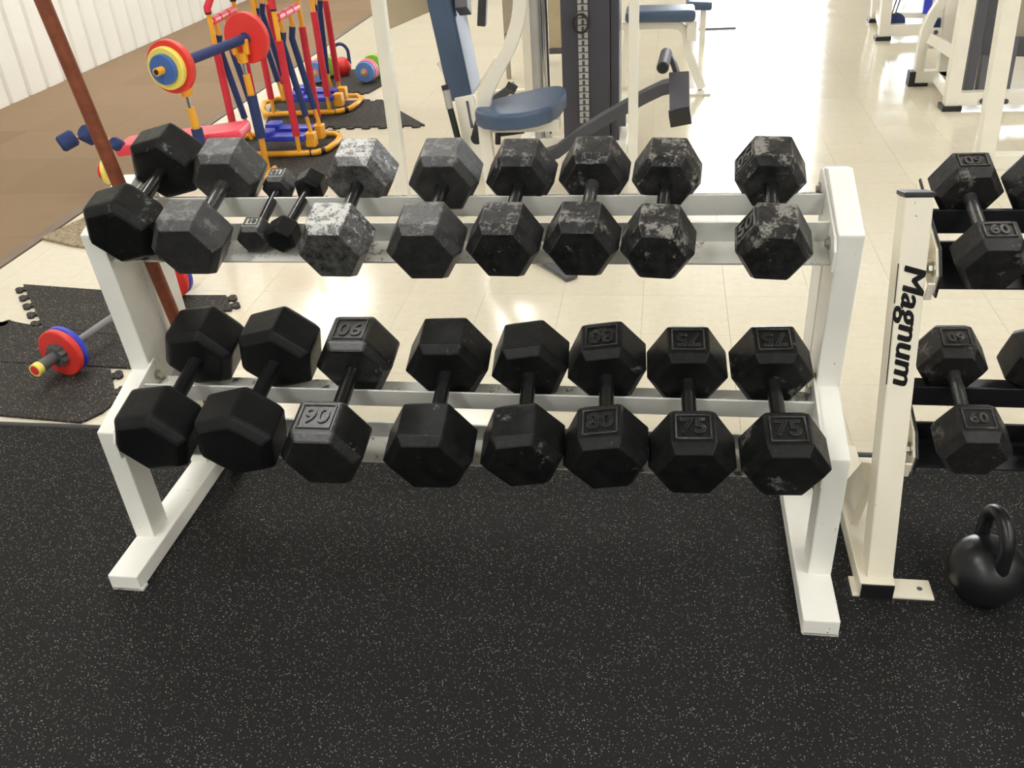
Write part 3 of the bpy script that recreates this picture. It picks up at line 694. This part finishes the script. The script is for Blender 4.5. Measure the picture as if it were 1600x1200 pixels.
# ------------------------------------------------------------------ toy striders (yellow rails, red posts, blue arms)
def strider(nl, nr, fl, fr_, endx, label, leanR=.05):
    NL, NR, FL, FR_ = (gz(*p_, .02) for p_ in (nl, nr, fl, fr_)); H = .77
    t = thing('toy_strider', label, 'exercise toy', ((NL+FR_)/2).to_tuple()[:2]+(.009,))
    zf = .030; r_ = .017
    ex = endx
    loop = [V((NL.x-.06, NL.y, zf)), V((NL.x, NL.y, zf)), V((NR.x, NR.y, zf)), V((ex-.06, NR.y+.01, zf)), V((ex-.01, NR.y+.08, zf)), V((ex, (NR.y+FR_.y)/2, zf)), V((ex-.01, FR_.y-.08, zf)), V((ex-.06, FR_.y-.01, zf)),
            V((FR_.x, FR_.y, zf)), V((FL.x, FL.y, zf)), V((FL.x-.06, FL.y, zf)), V((FL.x-.12, (NL.y+FL.y)/2+.1, zf)), V((NL.x-.12, (NL.y+FL.y)/2-.1, zf))]
    MB().path(loop, r_, 12, closed=True).build('base_rail', M['yellow'], t, smooth=True)
    for dx, yy in ((-.11, 0), (-.05, .03)):
        q = V((ex+dx+.01, NR.y+.004+yy, zf)); MB().cyl(q, q+V((.02, .012, 0)), r_*1.12, n=14).build('rail_clip', M['black'], t, smooth=True)
    for P_, Q_ in ((NL, FL), (NR, FR_)):
        for b_ in (P_, Q_):
            MB().cyl((b_.x, b_.y, zf), (b_.x, b_.y, H+.03), .013, n=12).build('post', M['yellow'], t, smooth=True)
            MB().cyl((b_.x, b_.y, .13), (b_.x, b_.y, H-.13), .0205, n=16).build('foam_sleeve', M['red_foam'], t, smooth=True)
            MB().cyl((b_.x, b_.y, H+.02), (b_.x, b_.y, H+.045), .018, n=14).build('post_collar', M['black'], t, smooth=True)
            for s_ in (-1, 1):
                MB().cyl((b_.x+s_*.03, b_.y, zf+.012), (b_.x+s_*.03, b_.y, zf+.026), .006, n=8).build('bolt', M['chrome'], t)
        hz = .14 if P_ is NR else .05
        # handle bar rising from the posts
        hb = [V((P_.x, P_.y, H+.03)), V((P_.x, P_.y, H+hz)), V((P_.x+.02, P_.y+.03, H+hz+.05)), V((P_.x+.03, P_.y+.09, H+hz+.06)), V((Q_.x+.03, Q_.y-.09, H+hz+.06)), V((Q_.x+.02, Q_.y-.03, H+hz+.05)), V((Q_.x, Q_.y, H+hz)), V((Q_.x, Q_.y, H+.03))]
        MB().path(hb, .019, 12).build('handlebar', M['red_foam'], t, smooth=True)
        for u0, u1 in ((.08, .30), (.34, .62), (.66, .92)):
            a_, b_ = P_.lerp(Q_, u0), P_.lerp(Q_, u1)
            MB().cyl((a_.x, a_.y, H-.02), (b_.x, b_.y, H-.02), .021, n=14).build('crossbar_sleeve', M['pink'], t, smooth=True)
        MB().cyl((P_.x, P_.y, H-.02), (Q_.x, Q_.y, H-.02), .012, n=10).build('crossbar', M['yellow'], t, smooth=True)
        lean = leanR if P_ is NR else .05; hz = .14 if P_ is NR else .07
        for u in (.18, .58):
            a_ = P_.lerp(Q_, u)
            pts = [V((a_.x, a_.y, H-.02)), V((a_.x+.004, a_.y, H-.09)), V((a_.x-.01, a_.y, H-.16)), V((a_.x+lean, a_.y, .22)), V((a_.x+lean+.015, a_.y, .10))]
            MB().path(pts, .011, 10).build('swing_arm', M['yellow'], t, smooth=True)
            MB().path([V((a_.x+.004, a_.y, H-.10)), V((a_.x-.01, a_.y, H-.16)), V((a_.x+lean, a_.y, .22))], .018, 12).build('foam_sleeve', M['navy'], t, smooth=True)
    for u in (.18, .58):
        a_, b_ = NL.lerp(FL, u), NR.lerp(FR_, u)
        pd = MB(); pd.box((a_.x+.12, a_.y-.045, .095), (b_.x+.04, a_.y+.045, .125)); pd.box((a_.x+.12, a_.y-.048, .12), (a_.x+.20, a_.y+.048, .15))
        pd.build('pedal', M['royal'], t, bevel=.008, smooth=True)
        MB().box((b_.x+.03, b_.y-.03, .05), (b_.x+.085, b_.y+.03, .13)).build('pedal_hinge', M['yellow'], t, bevel=.006)
    return t
strider((375, 245), (469, 242), (408, 213), (501, 211), -1.88, 'toy strider with yellow base rails, red posts and blue arms, nearer the toy weight bench')
strider((429, 181), (516, 177), (447, 156), (532, 152), -2.01, 'toy strider with yellow base rails farther back, beside the red toy kettlebell', -.03)
kettlebell(tuple(gz(537, 117, .009))[:2], .068, .235, 'red toy kettlebell with navy handle on the far dark mat', yaw=1.75, mats=('red', 'navy'), hr=.012, wide=.062, z0=.010)
for (px_, py_), lab in (((573, 131), 'toy dumbbell of blue, rose and lime discs at the right of the far dark mat'), ((497, 131), 'toy dumbbell of blue, rose and lime discs half hidden behind the red posts')):
    g_ = gz(px_, py_, .01); r_ = .083
    c_ = V((g_.x, g_.y, .010+r_)); ax = V((.05, 1, 0)).normalized()
    t = thing('toy_dumbbell', lab, 'dumbbell', (c_.x, c_.y, .010))
    disc(c_-ax*.0, ax, r_*.86, .03).build('disc', M['sky'], t, smooth=True)
    disc(c_+ax*.032, ax, r_*.93, .03).build('disc', M['rose'], t, smooth=True)
    disc(c_+ax*.064, ax, r_*.95, .03).build('disc', M['rose'], t, smooth=True)
    disc(c_+ax*.185, ax, r_*1.0, .03).build('disc', M['green'], t, smooth=True)
    disc(c_+ax*.22, ax, r_*.95, .03).build('disc', M['rose'], t, smooth=True)
    disc(c_+ax*.253, ax, r_*.86, .03).build('disc', M['sky'], t, smooth=True)
    MB().cyl(c_, c_+ax*.25, .018, n=14).build('grip', M['green'], t, smooth=True)
    disc(c_-ax*.018, ax, r_*.32, .012).build('hub', M['rose'], t, smooth=True)
    disc(c_-ax*.026, ax, r_*.16, .012).build('hub', M['green'], t, smooth=True)

# ------------------------------------------------------------------ seated weight machine in the middle
def vpost(m_, x, y, Y, w, name, par, mt, ztop=2.1, d=None, px=None):
    """upright tube whose centre passes through the point seen at x, y in the plane Y"""
    p_ = at(x, y, Y); d = d or w
    return MB().box((p_.x-w/2, Y-d/2, 0), (p_.x+w/2, Y+d/2, ztop)).build(name, mt, par, bevel=.004)
mw = M['machine_white']
mc = thing('weight_machine', 'white weight machine with slate blue seat and dark weight column behind the rack', 'machine', (-.8, 4.5, 0))
vpost(mc, 604, 100, 3.75, .052, 'post', mc, mw)
vpost(mc, 990, 100, 4.05, .042, 'post', mc, mw)
cv = [(812, -140), (813, -20), (812, 15), (806, 45), (793, 80), (776, 112), (763, 140), (757, 165), (758, 200), (764, 255), (773, 322)]
pts = [at(x, y, 4.12) for x, y in cv]; pts[-1].z = .02
sm = []
for i in range(len(pts)-1):
    for k in range(3):
        a0, a1, a2, a3 = pts[max(0, i-1)], pts[i], pts[i+1], pts[min(len(pts)-1, i+2)]; u = k/3
        sm.append(.5*((2*a1)+(a2-a0)*u+(2*a0-5*a1+4*a2-a3)*u*u+(3*a1-a0-3*a2+a3)*u**3))
sm.append(pts[-1])
MB().path(sm, 0, flat=(.058, .05), hint=(0, 1, 0)).build('bent_tube', mw, mc, bevel=.004)
pb = at(604, 100, 3.75); MB().beam((pb.x-.04, 3.78, .026), (pts[-1].x+.05, 4.12, .026), .05, .05).build('base_tube', mw, mc, bevel=.004)
MB().beam((pts[-1].x, 4.12, .027), (at(990, 100, 4.05).x, 4.07, .027), .05, .05).build('base_tube', mw, mc, bevel=.004)
MB().beam((pts[-1].x, 4.15, .028), (-.75, 5.3, .028), .05, .05).build('base_tube', mw, mc, bevel=.004)
# back pad and seat pad
t0, t1 = at(712, -70, 4.62), at(714, 138, 4.62)
t0 = at(676, -75, 4.62); 
bp = MB(); c_bot, c_top = at(724, 128, 4.7), at(681, -70, 4.7)
u = (c_top-c_bot).normalized(); bp.beam(c_bot-u*.06, c_top, .12, .30, (0, 1, 0)); bp.build('back_pad', M['vinyl'], mc, bevel=.03, seg=4, smooth=True)
zs = .47
q = [gz(x, y, zs) for x, y in ((741, 172), (752, 177), (775, 180), (810, 178), (840, 173), (862, 166), (877, 155), (885, 144), (884, 136), (874, 132), (850, 135), (805, 145), (765, 156), (744, 165))]
MB().poly(q, (0, 0, -.075)).build('seat_pad', M['vinyl'], mc, bevel=.02, seg=3, smooth=True)
sq = sum(q, V((0, 0, 0)))/len(q)
MB().box((sq.x-.2, sq.y-.05, zs-.13), (sq.x+.16, sq.y+.05, zs-.076)).build('seat_frame', mw, mc, bevel=.004)
MB().beam(at(726, 150, 4.55), at(738, 215, 4.5), .10, .05, (0, 1, 0)).build('back_frame', mw, mc, bevel=.008)
sf = at(738, 214, 4.5); MB().beam(sf, (sf.x+.03, 4.45, .05), .09, .05, (0, 1, 0)).build('seat_stem', mw, mc, bevel=.004)
MB().beam(at(690, 95, 4.66), at(728, 152, 4.60), .05, .06, (0, 1, 0)).build('back_bracket', mw, mc, bevel=.006)
MB().cyl(at(694, 133, 4.42), at(718, 226, 4.36), .016, n=14).build('gas_strut', M['black'], mc, smooth=True)
MB().cyl(at(697, 141, 4.40), at(703, 170, 4.38), .018, n=14).build('strut_sleeve', M['label'], mc, smooth=True)
MB().beam(at(730, 158, 4.44), at(738, 200, 4.40), .010, .02, (0, 1, 0)).build('adjuster_rod', M['charcoal'], mc)
dk = MB(); dk.cyl(at(745, 216, 4.40), at(745, 216, 4.36), .030, n=20); dk.beam(at(745, 212, 4.40), at(752, 185, 4.44), .05, .03, (0, 1, 0)); dk.build('pivot', M['black'], mc)
MB().cyl(at(776, 210, 4.34), at(819, 204, 4.36), .014, n=16).build('lever_grip', M['black'], mc, smooth=True)
MB().cyl(at(778, 225, 4.33), at(778, 205, 4.33), .014, n=12).build('knob', M['black'], mc, smooth=True)
MB().beam(at(772, 156, 4.75), at(805, 133, 4.75), .04, .04, (0, 1, 0)).build('stop_block', M['charcoal'], mc, bevel=.003)
MB().cyl(at(791, 134, 4.70), at(806, 142, 4.70), .026, n=4).build('stop_cap', M['black'], mc)
# weight column
Y_ = 4.92; pL, pR = at(878, 100, Y_), at(953, 100, Y_)
MB().box((pL.x, Y_, .01), (pR.x, Y_+.28, 2.0)).build('weight_column', M['column'], mc, bevel=.004)
MB().box((pR.x+.002, Y_+.02, .01), (pR.x+.047, Y_+.26, 2.0)).build('column_cover', M['column'], mc, bevel=.003)
pC = at(912, 100, Y_); st = MB().box((pC.x-.027, Y_-.008, .15), (pC.x+.027, Y_, 1.5)).build('label_strip', M['charcoal'], mc)
lp = None
for k in range(36):
    z = .17+k*.0335
    if lp is None:
        b_ = MB(); b_.box((-.025, -.004, -.0135), (-.007, 0, .0135)); b_.box((.007, -.004, -.0135), (.025, 0, .0135)); b_.box((-.007, -.004, .008), (.007, 0, .0135))
        lp = b_.build('weight_label', M['label'], st, local=True); o = lp
    else: o = dup(lp, st)
    o.location = (pC.x-mc.location.x, Y_-.008-mc.location.y, z)
rp = at(907, 37, Y_-.03); MB().path([rp+V((.038*math.cos(a*pi/8), .01*math.sin(a*pi/4), .045*math.sin(a*pi/8))) for a in range(16)], .006, 8, closed=True).build('pin_cord', M['black'], mc, smooth=True)
c2 = at(960, 30, Y_-.01)
ch = MB()
for k in range(22): ch.box((c2.x-.020, Y_-.006, .80+k*.034), (c2.x+.020, Y_+.018, .80+k*.034+.024))
ch.build('chain', M['black'], mc, kind='stuff')
MB().box((pL.x-.02, Y_-.05, 0), (pR.x+.09, Y_+.35, .05)).build('column_base', mw, mc, bevel=.004)
# silver guide posts
for x_, w_, mt in ((838, .05, 'label'), (852, .045, 'chrome')):
    p_ = at(x_, 100, 5.0); MB().cyl((p_.x, 5.0, .03), (p_.x, 5.0, 2.0), w_/2, n=18).build('guide_post', M[mt], mc, smooth=True)
MB().beam((at(838, 100, 5).x-.05, 5.0, .03), (at(852, 100, 5).x+.12, 5.0, .03), .06, .05).build('base_tube', mw, mc, bevel=.003)
# shroud panels
sh = [at(598, -220, 4.7), at(600, 46, 4.7), at(611, 45, 4.7), at(682, 14, 4.7), at(735, -10, 4.7), at(735, -220, 4.7)]
MB().poly(sh, (0, .05, 0)).build('shroud', M['tan'], mc, bevel=.003)
MB().beam(at(722, -60, 4.72), at(724, 18, 4.60), .06, .10, (0, 1, 0)).build('pad_bracket', M['charcoal'], mc, bevel=.004)
MB().beam(at(757, -60, 5.05), at(753, 40, 5.05), .045, .05, (0, 1, 0)).build('pad_arm', M['charcoal'], mc, bevel=.004)
# dark swing arm with handle
ap = [(1056, 132), (1035, 137), (1010, 149), (975, 168), (940, 188), (905, 210), (872, 236), (850, 244)]
MB().path([at(x, y, 4.2+.012*i) for i, (x, y) in enumerate(ap)], 0, flat=(.05, .088), hint=(0, 1, 0)).build('swing_arm', M['charcoal'], mc, bevel=.004)
MB().beam(at(1061, 118, 4.12), at(1062, 180, 3.98), .085, .06, (0, 1, 0)).build('arm_end', M['charcoal'], mc, bevel=.003)
MB().beam(at(1062, 178, 3.985), at(1063, 188, 3.95), .09, .065, (0, 1, 0)).build('arm_cap', M['black'], mc, bevel=.003)
MB().path([at(1044, 82, 4.22), at(1052, 97, 4.2), at(1062, 128, 4.14)], 0, flat=(.02, .06), hint=(0, 1, 0)).build('handle_plate', M['charcoal'], mc, bevel=.003)
ha, hb = at(1041, 84, 4.22), at(1035.5, 106, 4.02)
MB().cyl(ha, hb, .026, n=22).build('grip_tube', M['charcoal'], mc, smooth=True)
MB().cyl(hb-(ha-hb)*.0, hb+(hb-ha)*.01, .021, n=18).build('grip_hole', M['black'], mc)
for y_ in (168, 195):
    q_ = at(972, y_, 4.7); 
MB().box((at(964, 180, 4.8).x, 4.78, at(964, 196, 4.8).z), (at(978, 180, 4.8).x, 4.84, at(964, 165, 4.8).z)).build('stop_block', M['charcoal'], mc)
# foot lever that comes forward below the upper tier
l0, l1 = gz(790, 366, .05), gz(893, 434, .012)
MB().beam(l0, l1, .052, .012).build('foot_lever', M['charcoal'], mc, bevel=.002)
MB().beam(l1-(l1-l0).normalized()*.03+V((0, 0, .0)), l1+(l1-l0).normalized()*.004, .056, .016).build('lever_tip', M['grey_plastic'], mc, bevel=.003)
MB().beam(l0, (l0.x-.05, 4.1, .05), .05, .04).build('lever_stem', M['charcoal'], mc, bevel=.002)

# frame behind the seat
m2 = thing('machine_frame', 'plain white post and low rail standing behind the slate blue seat', 'machine', (-.9, 6.1, 0))
p_ = at(824, 70, 6.08); MB().box((p_.x-.028, 6.05, 0), (p_.x+.028, 6.11, 2.0)).build('post', mw, m2, bevel=.004)
g0 = gz(748, 148, .03); MB().beam((g0.x, 6.05, .03), (p_.x+.05, 6.08, .03), .06, .055).build('base_tube', mw, m2, bevel=.004)
a_ = at(746, 145, 6.0); MB().beam((a_.x, 6.05, .06), at(778, 92, 6.05), .05, .05, (0, 1, 0)).build('brace', mw, m2, bevel=.004)
p_ = at(796, 30, 6.6); MB().box((p_.x-.045, 6.6, .30), (p_.x+.03, 6.64, 1.6)).build('panel', M['greige'], m2, bevel=.002)
MB().box((p_.x-.045, 6.6, 0), (p_.x-.015, 6.63, .31)).build('panel_leg', M['greige'], m2)
p_ = at(866, 20, 7.0); MB().box((p_.x-.2, 7.0, .12), (p_.x+.05, 7.05, 1.5)).build('panel', M['tan'], m2, bevel=.002)
MB().box((p_.x-.2, 6.99, .08), (p_.x+.05, 7.06, .12)).build('panel_foot', M['charcoal'], m2)
MB().box((p_.x-.17, 7.0, 0), (p_.x-.13, 7.05, .09)).build('panel_leg', M['charcoal'], m2)

# far bench with a navy pad
fb = thing('flat_bench', 'white framed bench with a navy pad, near the bright floor glare', 'bench', (.1, 6.2, 0))
a_, b_ = at(978, 22, 6.25), at(1086, 20, 6.25)
MB().beam(a_, b_, .26, .07).build('pad', M['vinyl'], fb, bevel=.025, seg=3, smooth=True)
za = a_.z-.06
fp = [V((a_.x-.02, 6.2, za)), V((b_.x-.14, 6.2, za)), V((b_.x-.08, 6.2, za-.02)), V((b_.x-.05, 6.2, za-.07)), at(1075, 80, 6.18), at(1097, 140, 6.12)]
fp[-1].z = .02
MB().path(fp, 0, flat=(.05, .05), hint=(0, 1, 0)).build('frame', mw, fb, bevel=.004)
MB().box((fp[-1].x-.09, 6.02, 0), (fp[-1].x+.05, 6.16, .012)).build('foot_plate', mw, fb, bevel=.002)
MB().path([V((a_.x+.02, 6.2, za)), V((a_.x-.02, 6.24, .02))], 0, flat=(.05, .05), hint=(0, 1, 0)).build('frame', mw, fb, bevel=.004)
MB().box((b_.x-.05, 6.15, za-.10), (b_.x+.01, 6.25, za+.02)).build('end_block', mw, fb, bevel=.004)
fb2 = thing('flat_bench', 'distant bench with a dark pad at the top edge beside the glare', 'bench', (.5, 7.8, 0))
a_, b_ = at(1072, 6, 7.6), at(1112, 7, 7.6)
MB().beam(a_, b_, .2, .06).build('pad', M['vinyl'], fb2, bevel=.02, seg=3, smooth=True)
MB().box((a_.x, 7.55, 0), (a_.x+.04, 7.65, a_.z)).build('leg', mw, fb2); MB().box((b_.x-.08, 7.55, 0), (b_.x-.04, 7.65, a_.z)).build('leg', mw, fb2)
g0, g1, g2, g3 = gz(1092, 47), gz(1150, 45), gz(1152, 22), gz(1092, 20)
tag(MB().poly([g0, g1, g2, g3], (0, 0, .012)).build('floor_mat', M['vinyl'], bevel=.003), 'blue mat washed out by glare, beyond the navy padded bench', 'mat')

# ------------------------------------------------------------------ machines on the right
def bar(name, par, p0, p1, Y0, Y1, w, d=None, mt=None):
    return MB().beam(at(*p0, Y0), at(*p1, Y1), w, d or w, (0, 1, 0)).build(name, mt or mw, par, bevel=.004)
rm = thing('weight_machine', 'white weight machine with dark panel and tubes at the upper right', 'machine', (1.9, 5.7, 0))
YA = 5.62
b0 = gz(1484, 171); YA = b0.y
bar('post', rm, (1522, -60), (1484, 168), YA, YA, .075)
MB().box((b0.x-.055, YA-.05, 0), (b0.x+.05, YA+.06, .03)).build('rubber_foot', M['black'], rm, bevel=.003)
MB().beam((b0.x, YA, .065), (b0.x+1.3, YA+.0, .065), .07, .07).build('base_beam', mw, rm, bevel=.004)
for x_ in (1534, 1571):
    q_ = at(x_, 158, YA-.036); MB().cyl(q_, q_+V((0, -.012, 0)), .014, n=12).build('bolt', M['charcoal'], rm)
bar('tube', rm, (1541, -30), (1510, 148), YA+.12, YA+.05, .055, mt=M['charcoal'])
MB().poly([at(1548, -60, YA+.15), at(1584, -60, YA+.15), at(1557, 91, YA+.15), at(1533, 91, YA+.15)], (0, .1, 0)).build('panel', M['charcoal'], rm, bevel=.004)
bar('tube', rm, (1541, 88), (1531, 148), YA+.16, YA+.05, .055, mt=M['charcoal'])
bar('tube', rm, (1588, 60), (1571, 148), YA+.16, YA+.05, .028, mt=M['charcoal'])
MB().poly([at(1578, 88, YA+.2), at(1640, 90, YA+.2), at(1640, 60, YA+.2), at(1583, 60, YA+.2)], (0, .05, 0)).build('bracket', M['charcoal'], rm, bevel=.003)
MB().poly([at(1586, 62, YA+.25), at(1640, 62, YA+.25), at(1650, -60, YA+.25), at(1600, -60, YA+.25)], (0, .05, 0)).build('side_panel', M['greige'], rm, bevel=.003)
YC = gz(1430, 133).y
cvp = [at(x, y, YC) for x, y in ((1492, -40), (1476, -5), (1458, 22), (1446, 48), (1440, 75), (1434, 118))]
MB().path(cvp, 0, flat=(.055, .055), hint=(0, 1, 0)).build('bent_tube', mw, rm, bevel=.004)
bar('post', rm, (1490, -40), (1473, 118), YC, YC, .07)
g0 = gz(1422, 135); MB().beam((g0.x+.02, YC, .055), (g0.x+.24, YC, .055), .07, .07).build('foot_beam', mw, rm, bevel=.004)
MB().box((g0.x-.015, YC-.04, .0), (g0.x+.02, YC+.04, .09)).build('rubber_foot', M['black'], rm, bevel=.003)
MB().box((g0.x+.02, YC-.04, 0), (g0.x+.10, YC+.04, .02)).build('rubber_foot', M['black'], rm)
bar('brace', rm, (1458, 62), (1497, 86), YC-.04, YA, .06)
bar('brace', rm, (1466, 122), (1486, 148), YC, YA, .06)
MB().poly([at(1452, 44, YC-.04), at(1470, 44, YC-.04), at(1468, 76, YC-.04), at(1450, 76, YC-.04)], (0, .02, 0)).build('gusset', mw, rm, bevel=.002)
for x_, y_ in ((1462, 50), (1458, 71), (1461, 125)):
    q_ = at(x_, y_, YC-.045); MB().cyl(q_, q_+V((0, -.012, 0)), .012, n=12).build('bolt', M['charcoal'], rm)
q_ = at(1462, 38, YC+.06); MB().box((q_.x-.04, q_.y, q_.z-.03), (q_.x+.04, q_.y+.06, q_.z+.03)).build('knob', M['navy'], rm, bevel=.01)
bar('tube', rm, (1502, -30), (1497, 20), YC+.2, YC+.2, .035, mt=M['charcoal'])
bl = MB()
for x_, y_ in ((1498, 28), (1495, 45), (1522, 20), (1521, 38)): bl.cyl(at(x_, y_, YC+.15), at(x_, y_, YC+.12), .018, n=12)
bl.beam(at(1490, 30, YC+.18), at(1528, 26, YC+.18), .03, .05); bl.build('pulley_bracket', M['machine_white'], rm)
fm = thing('cable_machine', 'far white cable machine with a navy round pulley near the top edge', 'machine', (1.7, 7.4, 0))
g1 = gz(1379, 62); g2 = gz(1366, 34)
YD, YE = g1.y, g2.y
bar('post', fm, (1391, -50), (1380, 56), YD, YD, .075)
bar('post', fm, (1372, -50), (1367, 28), YE, YE, .065)
MB().box((g1.x-.06, YD-.05, 0), (g1.x+.05, YD+.05, .03)).build('rubber_foot', M['black'], fm, bevel=.003)
MB().box((g2.x-.05, YE-.05, 0), (g2.x+.06, YE+.05, .03)).build('rubber_foot', M['black'], fm, bevel=.003)
MB().beam((g1.x+.03, YD, .07), (g1.x+.55, YD, .07), .07, .08).build('base_beam', mw, fm, bevel=.004)
MB().beam((g1.x, YD, .07), (g2.x+.02, YE, .07), .05, .05).build('base_beam', mw, fm, bevel=.004)
bar('rail', fm, (1398, 23), (1450, 24), YE-.2, YE-.2, .04)
q_ = at(1400, 36, YD+.02); MB().lathe(q_, (0, 1, 0), [(0, .06), (.01, .068), (.04, .068), (.05, .06)], 24).build('pulley', M['navy'], fm, smooth=True)
for x0_, x1_ in ((1393, 1409), (1398, 1415)): MB().cyl(at(x0_, 24, YD+.02), at(x1_, -25, YD+.02), .006, n=8).build('cable', M['charcoal'], fm)
q_ = at(1451, 5, YE-.3); MB().box((q_.x-.03, q_.y, q_.z-.08), (q_.x+.03, q_.y+.06, q_.z+.10)).build('grip', M['royal'], fm, bevel=.01)
MB().beam((q_.x, q_.y+.03, 0), (q_.x, q_.y+.03, q_.z-.07), .03, .03, (0, 1, 0)).build('stem', mw, fm)
# close frame whose post crosses the upper right
nf = thing('machine_frame', 'wide white leaning post in front of the upper right machine', 'machine', (1.55, 4.6, 0))
gq = gz(1531, 262); YN = gq.y
bar('post', nf, (1588, -60), (1536, 255), YN, YN, .075, .07)
MB().beam((gq.x-.04, YN, .035), (gq.x+1.2, YN, .035), .07, .07).build('base_beam', mw, nf, bevel=.004)
